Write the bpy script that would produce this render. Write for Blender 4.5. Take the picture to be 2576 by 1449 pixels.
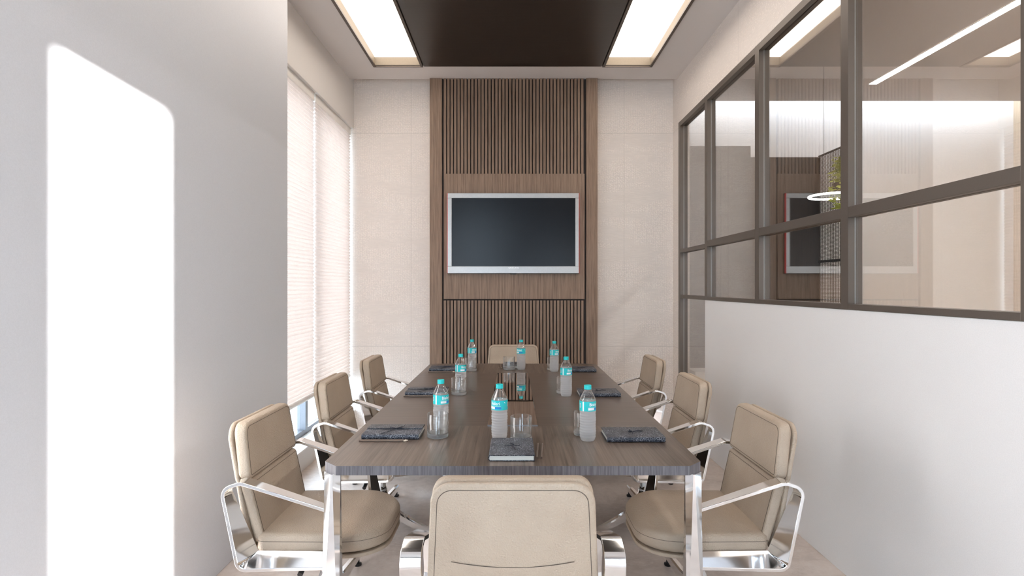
import bpy, bmesh, math, random
from mathutils import Vector, Matrix
random.seed(7)
for o in list(bpy.data.objects):
    bpy.data.objects.remove(o, do_unlink=True)
SC = bpy.context.scene
COL = SC.collection
PI = math.pi

# ------------------------------------------------------------------ camera
cam_d = bpy.data.cameras.new('camera')
cam_d.lens = 20.0
cam_d.sensor_width = 36.0
cam_d.shift_x = -0.00078
cam_d.shift_y = -0.00097
cam_d.clip_start = 0.02
cam = bpy.data.objects.new('camera', cam_d)
COL.objects.link(cam)
cam.location = (0, 0, 1.35)
cam.rotation_euler = (PI / 2, 0, 0)
SC.camera = cam

# ------------------------------------------------------------------ world, sun, exposure
SC.view_settings.view_transform = 'Standard'
SC.view_settings.look = 'None'
SC.view_settings.gamma = 1.0
SC.view_settings.use_curve_mapping = False
SC.view_settings.exposure = 1.83
cy = SC.cycles
cy.max_bounces = 14
cy.diffuse_bounces = 8
cy.glossy_bounces = 6
cy.transmission_bounces = 10
cy.transparent_max_bounces = 32
cy.sample_clamp_indirect = 10.0
cy.caustics_reflective = False
cy.caustics_refractive = False

WORLD_STRENGTH = 3.2
SUN_STRENGTH = 16.0
TROUGH_STRENGTH = 1.25
COVE_STRENGTH = 9.5
world = bpy.data.worlds.new('sky')
SC.world = world
world.use_nodes = True
wn = world.node_tree.nodes
wn['Background'].inputs['Color'].default_value = (0.68, 0.835, 1.0, 1)
wn['Background'].inputs['Strength'].default_value = WORLD_STRENGTH

sun_d = bpy.data.lights.new('sun', 'SUN')
sun_d.energy = SUN_STRENGTH
sun_d.angle = math.radians(1.0)
sun_d.color = (1.0, 0.97, 0.93)
sun = bpy.data.objects.new('sun', sun_d)
COL.objects.link(sun)
sun.location = (4, -6, 4)
SUN_DIR = Vector((-1.0, 1.5, -0.07))
sun.rotation_euler = SUN_DIR.to_track_quat('-Z', 'Y').to_euler()

# ------------------------------------------------------------------ node helpers
def new_mat(name):
    m = bpy.data.materials.new(name)
    m.use_nodes = True
    return m, m.node_tree.nodes, m.node_tree.links, m.node_tree.nodes['Principled BSDF']

def N(nodes, t, **kw):
    n = nodes.new(t)
    for k, v in kw.items():
        setattr(n, k, v)
    return n

def coords(nodes, links, scale=(1, 1, 1), rot=(0, 0, 0), kind='Object'):
    tc = N(nodes, 'ShaderNodeTexCoord')
    mp = N(nodes, 'ShaderNodeMapping')
    mp.inputs['Scale'].default_value = scale
    mp.inputs['Rotation'].default_value = rot
    links.new(tc.outputs[kind], mp.inputs['Vector'])
    return mp.outputs['Vector']

def noise(nodes, links, vec, scale, detail=4, rough=0.55, dist=0.0):
    n = N(nodes, 'ShaderNodeTexNoise')
    n.inputs['Scale'].default_value = scale
    n.inputs['Detail'].default_value = detail
    n.inputs['Roughness'].default_value = rough
    n.inputs['Distortion'].default_value = dist
    links.new(vec, n.inputs['Vector'])
    return n.outputs['Fac']

def ramp(nodes, links, fac, stops):
    r = N(nodes, 'ShaderNodeValToRGB')
    cr = r.color_ramp
    while len(cr.elements) < len(stops):
        cr.elements.new(0.5)
    for e, (p, c) in zip(cr.elements, stops):
        e.position = p
        e.color = (c[0], c[1], c[2], 1) if not isinstance(c, (int, float)) else (c, c, c, 1)
    links.new(fac, r.inputs['Fac'])
    return r.outputs['Color']

def math_n(nodes, links, op, a, b=None, c=None):
    n = N(nodes, 'ShaderNodeMath', operation=op)
    for i, v in enumerate((a, b, c)):
        if v is None:
            continue
        if isinstance(v, (int, float)):
            n.inputs[i].default_value = v
        else:
            links.new(v, n.inputs[i])
    return n.outputs[0]

def bump(nodes, links, height, strength, dist, bsdf):
    b = N(nodes, 'ShaderNodeBump')
    b.inputs['Strength'].default_value = strength
    b.inputs['Distance'].default_value = dist
    links.new(height, b.inputs['Height'])
    links.new(b.outputs['Normal'], bsdf.inputs['Normal'])

def mixcol(nodes, links, fac, a, b):
    n = N(nodes, 'ShaderNodeMix', data_type='RGBA')
    for sock, v in ((n.inputs[0], fac), (n.inputs[6], a), (n.inputs[7], b)):
        if isinstance(v, (int, float)):
            sock.default_value = v
        elif isinstance(v, tuple):
            sock.default_value = (v[0], v[1], v[2], 1)
        else:
            links.new(v, sock)
    return n.outputs[2]

def srgb(r, g, b):
    f = lambda c: (c / 255 / 12.92) if c / 255 <= 0.04045 else ((c / 255 + 0.055) / 1.055) ** 2.4
    return (f(r), f(g), f(b))

def plain(name, col, rough=0.5, metal=0.0, spec=0.5, bump_s=0.0, bump_scale=80):
    m, n, l, p = new_mat(name)
    v = coords(n, l)
    f = noise(n, l, v, bump_scale, 3)
    c = ramp(n, l, f, [(0.3, tuple(x * 0.96 for x in col)), (0.7, tuple(min(1, x * 1.03) for x in col))])
    l.new(c, p.inputs['Base Color'])
    p.inputs['Roughness'].default_value = rough
    p.inputs['Metallic'].default_value = metal
    p.inputs['Specular IOR Level'].default_value = spec
    if bump_s:
        bump(n, l, f, bump_s, 0.002, p)
    return m

def wood(name, dark, light, axis='Z', rough=0.45, fine=1.0, spec=0.4, wave=False):
    m, n, l, p = new_mat(name)
    s = {'X': (1.2, 46, 46), 'Y': (46, 1.2, 46), 'Z': (46, 46, 1.2)}[axis]
    v = coords(n, l, tuple(q * fine for q in s))
    f1 = noise(n, l, v, 2.2, 6, 0.62, 0.5 if wave else 0.15)
    v2 = coords(n, l, tuple(q * fine * 3.0 for q in s))
    f2 = noise(n, l, v2, 2.0, 3, 0.6)
    f = math_n(n, l, 'ADD', math_n(n, l, 'MULTIPLY', f1, 0.65), math_n(n, l, 'MULTIPLY', f2, 0.35))
    mid = tuple((a + b) / 2 for a, b in zip(dark, light))
    c = ramp(n, l, f, [(0.33, dark), (0.5, mid), (0.68, light)])
    l.new(c, p.inputs['Base Color'])
    p.inputs['Roughness'].default_value = rough
    p.inputs['Specular IOR Level'].default_value = spec
    bump(n, l, f, 0.12, 0.002, p)
    return m

def emissive(name, col, strength):
    m, n, l, p = new_mat(name)
    p.inputs['Base Color'].default_value = (*col, 1)
    p.inputs['Emission Color'].default_value = (*col, 1)
    p.inputs['Emission Strength'].default_value = strength
    return m

def sheet_glass(name, tint=(1, 1, 1), f0=0.045, power=5.0, rough=0.0, gain=1.0):
    """clear sheet: transparent plus a mirror share that grows toward grazing angles"""
    m, n, l, p = new_mat(name)
    n.remove(p)
    out = [q for q in n if q.type == 'OUTPUT_MATERIAL'][0]
    lw = N(n, 'ShaderNodeLayerWeight')
    lw.inputs['Blend'].default_value = 0.5
    pw = math_n(n, l, 'POWER', lw.outputs['Facing'], power)
    fac = math_n(n, l, 'MULTIPLY_ADD', pw, (1 - f0) * gain, f0)
    tr = N(n, 'ShaderNodeBsdfTransparent')
    tr.inputs['Color'].default_value = (*tint, 1)
    gl = N(n, 'ShaderNodeBsdfGlossy')
    gl.inputs['Roughness'].default_value = rough
    mx = N(n, 'ShaderNodeMixShader')
    l.new(fac, mx.inputs[0])
    l.new(tr.outputs[0], mx.inputs[1])
    l.new(gl.outputs[0], mx.inputs[2])
    l.new(mx.outputs[0], out.inputs['Surface'])
    return m

# ------------------------------------------------------------------ materials
M = {}
M['paint'] = plain('pale grey wall paint', srgb(216, 218, 223), 0.55, bump_s=0.03, bump_scale=300)
M['paint_white'] = plain('white half wall paint', srgb(240, 238, 236), 0.55, bump_s=0.03, bump_scale=300)
M['paint_warm'] = plain('warm white wall paint', srgb(228, 225, 222), 0.6, bump_s=0.03, bump_scale=300)
M['ceiling'] = plain('ceiling paint', srgb(214, 208, 204), 0.7, bump_s=0.05, bump_scale=400)
M['white'] = plain('white lacquer', srgb(238, 236, 232), 0.35)
M['reveal'] = plain('cream trough lining', srgb(132, 121, 105), 0.6)
M['bronze'] = plain('dark bronze frame', srgb(101, 92, 84), 0.42, 0.35, bump_s=0.02, bump_scale=500)
M['bronze_trim'] = plain('dark bronze trim', srgb(84, 74, 66), 0.45, 0.3)
M['alu'] = plain('grey window aluminium', srgb(128, 130, 136), 0.4, 0.4)
M['black'] = plain('black plastic', (0.012, 0.012, 0.013), 0.4)
M['groove'] = plain('dark groove backing', srgb(58, 50, 46), 0.8)
M['wood_panel'] = wood('walnut panel', srgb(104, 82, 66), srgb(158, 133, 112), 'Z', 0.5)
M['wood_table'] = wood('table veneer', srgb(66, 54, 46), srgb(104, 89, 79), 'X', 0.30, spec=0.6, wave=True)
M['wood_table_end'] = wood('table end veneer', srgb(60, 49, 42), srgb(124, 108, 96), 'Y', 0.30, fine=0.6, spec=0.6, wave=True)
M['wood_edge'] = wood('table edge band', srgb(68, 64, 67), srgb(126, 121, 124), 'Z', 0.5, fine=1.6)
M['wood_dark'] = wood('dark ceiling veneer', srgb(28, 22, 19), srgb(44, 35, 30), 'X', 0.32, spec=0.45)
M['wood_far'] = wood('dark cabinet veneer', srgb(34, 28, 24), srgb(52, 43, 37), 'Z', 0.5)
M['wood_light'] = wood('light slatted wood', srgb(182, 164, 140), srgb(214, 198, 176), 'Z', 0.5)
M['tv_bezel'] = plain('silver television bezel', srgb(178, 178, 177), 0.35, 0.35)
M['tv_screen'] = plain('television screen', (0.005, 0.0065, 0.009), 0.25, spec=0.22)
M['red'] = plain('red edge strip', srgb(226, 52, 58), 0.4)
M['print_white'] = plain('white print', (0.9, 0.9, 0.9), 0.4)
M['print_blue'] = plain('blue print', srgb(30, 130, 205), 0.4)
M['print_grey'] = plain('grey print', srgb(120, 150, 155), 0.5)
M['teal'] = plain('turquoise plastic', srgb(30, 196, 198), 0.35)
M['pages'] = plain('white page block', srgb(236, 238, 232), 0.8, bump_s=0.2, bump_scale=900)
M['cord'] = plain('dark cord', srgb(40, 42, 52), 0.6)
M['pencil'] = plain('brown pencil lacquer', srgb(92, 76, 66), 0.35)
M['pencil_tip'] = plain('bare pencil wood', srgb(228, 214, 196), 0.7)
M['concrete'] = plain('pale paving', srgb(214, 212, 208), 0.8)
M['diffuser'] = emissive('luminous ceiling diffuser', (1.0, 0.90, 0.80), TROUGH_STRENGTH)
M['led'] = emissive('warm light strip', (1.0, 0.92, 0.83), COVE_STRENGTH)
M['led_line'] = emissive('white light line', (1.0, 0.97, 0.93), 26.0)
M['ring'] = emissive('white ring light', (1.0, 0.97, 0.92), 5.0)
M['pane'] = sheet_glass('partition glass', (0.985, 0.98, 0.975), 0.07, 2.0, gain=0.9)
M['window_glass'] = sheet_glass('window glass', (0.97, 0.98, 0.98), 0.04)
M['clear'] = sheet_glass('clear tumbler wall', (0.985, 0.99, 0.99), 0.06, 2.2, gain=0.9)
M['clear_pet'] = sheet_glass('clear bottle shoulder', (0.97, 0.975, 0.98), 0.10, 2.0, 0.06, gain=0.9)
M['leaf'] = plain('yellow green leaves', srgb(158, 164, 70), 0.5)

m, n, l, p = new_mat('polished chrome')
v = coords(n, l)
f = noise(n, l, v, 6, 3)
l.new(ramp(n, l, f, [(0.3, (0.86, 0.87, 0.88)), (0.7, (0.93, 0.93, 0.93))]), p.inputs['Base Color'])
p.inputs['Metallic'].default_value = 1.0
p.inputs['Roughness'].default_value = 0.07
M['chrome'] = m

m, n, l, p = new_mat('taupe leather')
v = coords(n, l)
vo = N(n, 'ShaderNodeTexVoronoi')
vo.inputs['Scale'].default_value = 210
l.new(v, vo.inputs['Vector'])
v2 = coords(n, l, (1, 1, 2.2))
f2 = noise(n, l, v2, 70, 5, 0.6, 0.6)
f3 = noise(n, l, v, 5, 2)
l.new(ramp(n, l, f3, [(0.3, srgb(174, 156, 137)), (0.7, srgb(186, 169, 149))]), p.inputs['Base Color'])
p.inputs['Roughness'].default_value = 0.5
p.inputs['Specular IOR Level'].default_value = 0.45
h = math_n(n, l, 'ADD', vo.outputs['Distance'], math_n(n, l, 'MULTIPLY', f2, 1.4))
bump(n, l, h, 0.6, 0.0020, p)
M['leather'] = m
M['satin'] = plain('satin steel', (0.78, 0.79, 0.8), 0.32, 0.85)
M['seam'] = plain('dark leather seam', srgb(84, 72, 62), 0.7)

# embossed wallpaper with a sheet grid
def wallpaper(name, across, a_off, z_off, base):
    m, n, l, p = new_mat(name)
    tc = N(n, 'ShaderNodeTexCoord')
    sx = N(n, 'ShaderNodeSeparateXYZ')
    l.new(tc.outputs['Object'], sx.inputs[0])
    a = sx.outputs[across]
    z = sx.outputs['Z']
    # rows of small raised commas that fade in and out
    scl = (46, 46, 92)
    v = coords(n, l, scl)
    vo = N(n, 'ShaderNodeTexVoronoi')
    vo.inputs['Scale'].default_value = 1.0
    vo.inputs['Randomness'].default_value = 0.55
    l.new(v, vo.inputs['Vector'])
    marks = ramp(n, l, vo.outputs['Distance'], [(0.18, 1.0), (0.5, 0.0)])
    fine = noise(n, l, coords(n, l, (18, 18, 130)), 1.0, 4, 0.6)
    big = noise(n, l, coords(n, l, (1.7, 1.7, 5.5)), 1.0, 3, 0.6)
    mask = ramp(n, l, big, [(0.42, 0.0), (0.56, 1.0)])
    h = math_n(n, l, 'ADD', math_n(n, l, 'MULTIPLY', marks, mask), math_n(n, l, 'MULTIPLY', fine, 0.8))
    def seam(c, off, per):
        s = math_n(n, l, 'ADD', c, off)
        f = math_n(n, l, 'PINGPONG', s, per / 2)
        return math_n(n, l, 'LESS_THAN', f, 0.0022)
    sm = math_n(n, l, 'MAXIMUM', seam(a, -a_off, 2.07), seam(z, -z_off, 2.07))
    dk = tuple(q * 0.88 for q in base)
    lt = tuple(min(1, q * 1.04) for q in base)
    c1 = ramp(n, l, h, [(0.2, dk), (0.95, lt)])
    c = mixcol(n, l, sm, c1, tuple(q * 0.78 for q in base))
    l.new(c, p.inputs['Base Color'])
    p.inputs['Roughness'].default_value = 0.75
    p.inputs['Specular IOR Level'].default_value = 0.25
    bump(n, l, h, 0.5, 0.005, p)
    return m
WB = srgb(238, 229, 221)
M['paper_back'] = wallpaper('embossed wallpaper back', 'X', -0.989, 0.774, WB)
M['paper_right'] = wallpaper('embossed wallpaper right', 'Y', 3.93, 0.774, WB)

# stone floor
m, n, l, p = new_mat('polished beige stone')
v = coords(n, l)
f1 = noise(n, l, v, 2.2, 8, 0.65, 1.2)
f2 = noise(n, l, v, 26, 4, 0.6)
f = math_n(n, l, 'ADD', math_n(n, l, 'MULTIPLY', f1, 0.75), math_n(n, l, 'MULTIPLY', f2, 0.25))
c1 = ramp(n, l, f, [(0.34, srgb(190, 176, 167)), (0.5, srgb(213, 200, 191)), (0.66, srgb(226, 215, 207))])
vein = noise(n, l, coords(n, l, (1, 1.7, 1)), 3.0, 6, 0.7, 2.5)
vm = ramp(n, l, vein, [(0.485, 0.0), (0.5, 0.5), (0.515, 0.0)])
l.new(mixcol(n, l, vm, c1, srgb(226, 219, 213)), p.inputs['Base Color'])
p.inputs['Roughness'].default_value = 0.38
p.inputs['Specular IOR Level'].default_value = 0.4
M['floor'] = m

# blind fabric lit through from outside
m, n, l, p = new_mat('pleated blind fabric')
n.remove(p)
out = [q for q in n if q.type == 'OUTPUT_MATERIAL'][0]
f = noise(n, l, coords(n, l, (40, 40, 300)), 1.0, 3)
colr = ramp(n, l, f, [(0.3, (0.72, 0.64, 0.59)), (0.7, (0.77, 0.685, 0.635))])
td = N(n, 'ShaderNodeBsdfTranslucent')
df = N(n, 'ShaderNodeBsdfDiffuse')
l.new(colr, td.inputs['Color'])
l.new(colr, df.inputs['Color'])
mx = N(n, 'ShaderNodeMixShader')
mx.inputs[0].default_value = 0.42
l.new(td.outputs[0], mx.inputs[1])
l.new(df.outputs[0], mx.inputs[2])
l.new(mx.outputs[0], out.inputs['Surface'])
M['blind'] = m

# notebook cover: navy with pale squiggles
m, n, l, p = new_mat('navy embossed notebook cover')
v = coords(n, l, (1, 1, 1))
f = noise(n, l, v, 26, 3, 0.5, 0.0)
vo = N(n, 'ShaderNodeTexVoronoi', feature='DISTANCE_TO_EDGE')
vo.inputs['Scale'].default_value = 115
vmix = N(n, 'ShaderNodeVectorMath', operation='ADD')
nz = N(n, 'ShaderNodeTexNoise')
nz.inputs['Scale'].default_value = 90
l.new(v, nz.inputs['Vector'])
sc_ = N(n, 'ShaderNodeVectorMath', operation='SCALE')
sc_.inputs['Scale'].default_value = 0.012
l.new(nz.outputs['Color'], sc_.inputs[0])
l.new(v, vmix.inputs[0])
l.new(sc_.outputs[0], vmix.inputs[1])
l.new(vmix.outputs[0], vo.inputs['Vector'])
edge = ramp(n, l, vo.outputs['Distance'], [(0.01, 1.0), (0.085, 0.0)])
edge = math_n(n, l, 'MULTIPLY', edge, ramp(n, l, f, [(0.35, 0.25), (0.6, 1.0)]))
l.new(mixcol(n, l, edge, srgb(34, 38, 50), srgb(150, 154, 162)), p.inputs['Base Color'])
p.inputs['Roughness'].default_value = 0.42
bump(n, l, edge, 0.35, 0.001, p)
M['cover'] = m

# clear water bottle: refracting body, white mixed in to paint bright refractions
m, n, l, p = new_mat('clear water bottle')
n.remove(p)
out = [q for q in n if q.type == 'OUTPUT_MATERIAL'][0]
gs = N(n, 'ShaderNodeBsdfGlass')
gs.inputs['IOR'].default_value = 1.33
gs.inputs['Roughness'].default_value = 0.0
tr = N(n, 'ShaderNodeBsdfTransparent')
tr.inputs['Color'].default_value = (0.97, 0.98, 0.98, 1)
tl = N(n, 'ShaderNodeBsdfTranslucent')
tl.inputs['Color'].default_value = (0.97, 0.97, 0.97, 1)
m1 = N(n, 'ShaderNodeMixShader')
m1.inputs[0].default_value = 0.35
l.new(gs.outputs[0], m1.inputs[1])
l.new(tr.outputs[0], m1.inputs[2])
m2 = N(n, 'ShaderNodeMixShader')
m2.inputs[0].default_value = 0.42
l.new(m1.outputs[0], m2.inputs[1])
dfb = N(n, 'ShaderNodeBsdfDiffuse')
dfb.inputs['Color'].default_value = (0.95, 0.95, 0.95, 1)
mtd = N(n, 'ShaderNodeMixShader')
l.new(tl.outputs[0], mtd.inputs[1])
l.new(dfb.outputs[0], mtd.inputs[2])
l.new(mtd.outputs[0], m2.inputs[2])
l.new(m2.outputs[0], out.inputs['Surface'])
M['bottle'] = m

m, n, l, p = new_mat('thick glass base')
n.remove(p)
out = [q for q in n if q.type == 'OUTPUT_MATERIAL'][0]
gs = N(n, 'ShaderNodeBsdfGlass')
gs.inputs['IOR'].default_value = 1.45
gs.inputs['Roughness'].default_value = 0.0
tl = N(n, 'ShaderNodeBsdfTranslucent')
tl.inputs['Color'].default_value = (0.95, 0.95, 0.95, 1)
df = N(n, 'ShaderNodeBsdfDiffuse')
df.inputs['Color'].default_value = (0.92, 0.92, 0.92, 1)
ma = N(n, 'ShaderNodeMixShader')
l.new(tl.outputs[0], ma.inputs[1])
l.new(df.outputs[0], ma.inputs[2])
mb = N(n, 'ShaderNodeMixShader')
mb.inputs[0].default_value = 0.3  # white share paints in the sky brightness reflected by the base
l.new(gs.outputs[0], mb.inputs[1])
l.new(ma.outputs[0], mb.inputs[2])
l.new(mb.outputs[0], out.inputs['Surface'])
M['glass_base'] = m

# polished inlay strip
m, n, l, p = new_mat('polished dark inlay')
p.inputs['Base Color'].default_value = (0.62, 0.56, 0.53, 1)
p.inputs['Metallic'].default_value = 1.0
f = noise(n, l, coords(n, l), 4, 2)
l.new(ramp(n, l, f, [(0.2, (0.02, 0.02, 0.02)), (0.8, (0.035, 0.035, 0.035))]), p.inputs['Roughness'])
M['inlay'] = m

# ------------------------------------------------------------------ mesh helpers
def link(name, me, mats=(), parent=None, smooth=False, bevel=0.0, sharp=0.6):
    o = bpy.data.objects.new(name, me)
    COL.objects.link(o)
    for q in (mats if isinstance(mats, (list, tuple)) else [mats]):
        me.materials.append(M[q] if isinstance(q, str) else q)
    if smooth:
        for f in me.polygons:
            f.use_smooth = True
        me.set_sharp_from_angle(angle=sharp)
    if bevel:
        b = o.modifiers.new('bevel', 'BEVEL')
        b.width = bevel
        b.segments = 2
        b.limit_method = 'ANGLE'
    if parent is not None:
        o.parent = parent
    return o

def finish(bm, name, mats, parent=None, smooth=False, bevel=0.0, sharp=0.6, fix=True):
    if fix:
        bmesh.ops.recalc_face_normals(bm, faces=bm.faces)
    me = bpy.data.meshes.new(name)
    bm.to_mesh(me)
    bm.free()
    return link(name, me, mats, parent, smooth, bevel, sharp)

def box(bm, x0, x1, y0, y1, z0, z1, mi=0):
    vs = [bm.verts.new((x, y, z)) for x in (x0, x1) for y in (y0, y1) for z in (z0, z1)]
    for q in ((0, 1, 3, 2), (4, 6, 7, 5), (0, 4, 5, 1), (2, 3, 7, 6), (0, 2, 6, 4), (1, 5, 7, 3)):
        f = bm.faces.new([vs[i] for i in q])
        f.material_index = mi

def boxes(name, lst, mats, parent=None, bevel=0.0):
    bm = bmesh.new()
    for b in lst:
        box(bm, *b)
    return finish(bm, name, mats, parent, bevel=bevel)

def loft(bm, rings, cap0=True, cap1=True, mi=0, closed=True):
    vr = [[bm.verts.new(p) for p in r] for r in rings]
    k = len(rings[0])
    for a, b in zip(vr[:-1], vr[1:]):
        for i in range(k if closed else k - 1):
            j = (i + 1) % k
            f = bm.faces.new((a[i], a[j], b[j], b[i]))
            f.material_index = mi
    if cap0:
        bm.faces.new(list(reversed(vr[0]))).material_index = mi
    if cap1:
        bm.faces.new(vr[-1]).material_index = mi
    return vr

def lathe(bm, prof, seg=40, mi=0, cap0=True, cap1=True):
    rings = [[(r * math.cos(2 * PI * i / seg), r * math.sin(2 * PI * i / seg), z) for i in range(seg)] for r, z in prof]
    loft(bm, rings, cap0, cap1, mi)

def tube(bm, pts, r, seg=10, mi=0, closed=False):
    P = [Vector(p) for p in pts]
    rings = []
    n_ = len(P)
    up = Vector((0.123, 0.31, 0.94)).normalized()
    for i in range(n_):
        a = P[(i - 1) % n_] if closed or i > 0 else P[i]
        b = P[(i + 1) % n_] if closed or i < n_ - 1 else P[i]
        t = (b - a).normalized()
        s = t.cross(up)
        if s.length < 1e-4:
            s = t.cross(Vector((1, 0, 0)))
        s.normalize()
        u = s.cross(t)
        rr = r[i] if isinstance(r, (list, tuple)) else r
        rings.append([tuple(P[i] + s * rr * math.cos(2 * PI * k / seg) + u * rr * math.sin(2 * PI * k / seg)) for k in range(seg)])
    if closed:
        rings.append(rings[0])
        loft(bm, rings, False, False, mi)
        bmesh.ops.remove_doubles(bm, verts=bm.verts, dist=1e-6)
    else:
        loft(bm, rings, True, True, mi)

def rrect(w0, w1, h0, h1, radii, n_=8):
    """rounded quad in 2D from bottom to top: bottom half-width w0, top half-width w1, radii (bl, br, tr, tl)"""
    C = [Vector((-w0, h0)), Vector((w0, h0)), Vector((w1, h1)), Vector((-w1, h1))]
    return round_poly(C, radii, n_)

def round_poly(C, radii, n_=8):
    out = []
    k = len(C)
    for i in range(k):
        p, a, b = C[i], C[i - 1], C[(i + 1) % k]
        da, db = (a - p).normalized(), (b - p).normalized()
        r = radii[i]
        ang = da.angle(db)
        d = min(r / math.tan(ang / 2), 0.49 * (a - p).length, 0.49 * (b - p).length)
        r = d * math.tan(ang / 2)
        c = p + (da + db).normalized() * (r / math.sin(ang / 2))
        s = (p + da * d) - c
        e = (p + db * d) - c
        t0 = math.atan2(s.y, s.x)
        t1 = math.atan2(e.y, e.x)
        dt = (t1 - t0 + PI) % (2 * PI) - PI
        for j in range(n_ + 1):
            t = t0 + dt * j / n_
            out.append(Vector((c.x + r * math.cos(t), c.y + r * math.sin(t))))
    return out

def inset(pts, d):
    """move a closed ccw outline inward by d"""
    out = []
    k = len(pts)
    for i in range(k):
        a, b = pts[i - 1], pts[(i + 1) % k]
        t = (b - a)
        if t.length < 1e-9:
            out.append(pts[i].copy())
            continue
        t.normalize()
        nrm = Vector((-t.y, t.x))
        out.append(pts[i] + nrm * d)
    return out

def pad(bm, outline, T, b, dome, fn, mi=0, seam_at=None, seam_mi=1, seam_r=0.0016):
    """upholstered cushion over a 2D outline; depth grows from 0 (back) to T (front) and bulges by dome; fn maps (u, v, depth) to 3D"""
    rings = []
    c = sum(outline, Vector((0, 0))) / len(outline)
    for k in range(5):
        a = k / 4 * PI / 2
        rings.append((inset(outline, b * (1 - math.sin(a))), b * (1 - math.cos(a))))
    for k in range(1, 6):
        a = k / 5 * PI / 2
        rings.append((inset(outline, b * (1 - math.cos(a))), T - b + b * math.sin(a)))
    base = inset(outline, b)
    for s in (0.96, 0.88, 0.74, 0.55, 0.35, 0.15):
        rings.append(([c + (p - c) * s for p in base], T + dome * (1 - s * s)))
    R3 = [[fn(p.x, p.y, d) for p in pts] for pts, d in rings]
    loft(bm, R3, True, True, mi)
    if seam_at is not None:
        ins, dep = seam_at
        pts = inset(outline, ins)
        P3 = [fn(p.x, p.y, dep) for p in pts]
        tube(bm, P3, seam_r, 6, seam_mi, closed=True)

def empty(name, loc=(0, 0, 0), rz=0.0, label=None, cat=None, group=None, kind=None):
    o = bpy.data.objects.new(name, None)
    COL.objects.link(o)
    o.empty_display_size = 0.1
    o.location = loc
    o.rotation_euler = (0, 0, rz)
    return tag(o, label, cat, group, kind)

def tag(o, label=None, cat=None, group=None, kind=None):
    for k, v in (('label', label), ('category', cat), ('group', group), ('kind', kind)):
        if v:
            o[k] = v
    return o

def S(o, label=None):
    o['kind'] = 'structure'
    if label:
        o['label'] = label
    return o

def dup(root, loc, rz, label, group=None):
    r = root.copy()
    COL.objects.link(r)
    r.location = loc
    r.rotation_euler = (0, 0, rz)
    r['label'] = label
    if group:
        r['group'] = group
    for ch in list(root.children):
        c = ch.copy()
        COL.objects.link(c)
        c.parent = r
        for g in list(ch.children):
            d = g.copy()
            COL.objects.link(d)
            d.parent = c
    return r

# ------------------------------------------------------------------ the shell
XL, XLN, XR = -1.543, -1.385, 1.557      # window wall, near left wall, right wall
YB, YF = 5.53, -1.3                      # back wall, wall behind the camera
ZC = 3.32
S(boxes('floor', [(-1.75, 1.66, YF - 0.1, YB + 0.1, -0.1, 0.0)], 'floor'), 'polished beige stone floor with pale veins')
S(boxes('ground', [(-12, 12, -14, 14, -0.5, -0.12)], 'concrete'), 'pale paving outside the windows')
TX0, TX1, TY0, TY1 = 0.795, 1.235, 1.2, 5.06
S(boxes('ceiling', [
    (XL, -TX1, YF, 5.39, ZC, ZC + 0.1), (TX1, XR, YF, 5.39, ZC, ZC + 0.1),
    (-TX1, TX1, TY1, 5.39, ZC, ZC + 0.1), (-TX1, TX1, YF, TY0, ZC, ZC + 0.1),
    (-TX0, TX0, TY0, TY1, ZC + 0.022, ZC + 0.1),
    (XL - 0.2, XR + 0.1, YF - 0.1, YB + 0.1, ZC + 0.13, ZC + 0.2)], 'ceiling'), 'grey painted ceiling around the dark wood panel')
S(boxes('wall_back', [(-1.75, 1.66, YB, YB + 0.1, 0, ZC + 0.13)], 'paper_back'), 'embossed cream wallpaper on the back wall')
S(boxes('wall_left', [(-1.75, XLN, YF - 0.1, 3.5, 0, ZC + 0.13)], 'paint', bevel=0.003), 'plain pale grey wall at left with a patch of sunlight')
S(boxes('wall_window', [(-1.75, XL, 3.5, YB, 2.885, ZC + 0.13), (-1.75, XL, 3.5, YB, 0, 0.147)], 'paint_warm', bevel=0.003), 'bulkhead above and low sill below the left window')
S(boxes('wall_right', [(XR, XR + 0.1, YF - 0.1, 4.61, 0, 1.245)], 'paint_white', bevel=0.003), 'plain white half wall under the glazed partition')
S(boxes('wall_lintel', [(XR, XR + 0.1, YF - 0.1, YB, 2.889, ZC + 0.13), (XR, XR + 0.1, 5.335, YB, 0, 2.889)], 'paper_right'), 'embossed cream wallpaper above and beside the glazed partition')
# wall behind the camera: wide glazing at left, a narrow doorway that lets the sunbeam in
WX, WR = -1.30, -0.30
DX0, DX1, DZ = 0.642, 1.06, 2.212
S(boxes('wall_front', [(-1.385, 1.66, YF - 0.1, YF, 2.95, ZC + 0.13), (WR, DX0, YF - 0.1, YF, 0, 2.95), (-1.385, WX, YF - 0.1, YF, 0, 2.95),
                       (DX0, DX1, YF - 0.1, YF, DZ, 2.95), (DX1, 1.66, YF - 0.1, YF, 0, 2.95)], 'paint'))
S(boxes('sun_fin', [(0.41, 0.53, YF - 2.6, YF - 0.1, -0.12, 3.6)], 'paint'), 'added unseen fin that keeps the sun off the front glazing')  # unseen fin added outdoors to block sun from the front glazing
wr = S(empty('window_3'))
boxes('window_frame', [(WX, WR, YF - 0.08, YF - 0.02, 0, 0.06), (WX, WR, YF - 0.08, YF - 0.02, 2.89, 2.95),
                       (WX, WX + 0.06, YF - 0.08, YF - 0.02, 0.06, 2.89), (WR - 0.06, WR, YF - 0.08, YF - 0.02, 0.06, 2.89)], 'alu', wr)
boxes('window_pane', [(WX + 0.06, WR - 0.06, YF - 0.054, YF - 0.046, 0.06, 2.89)], 'window_glass', wr)

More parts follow.
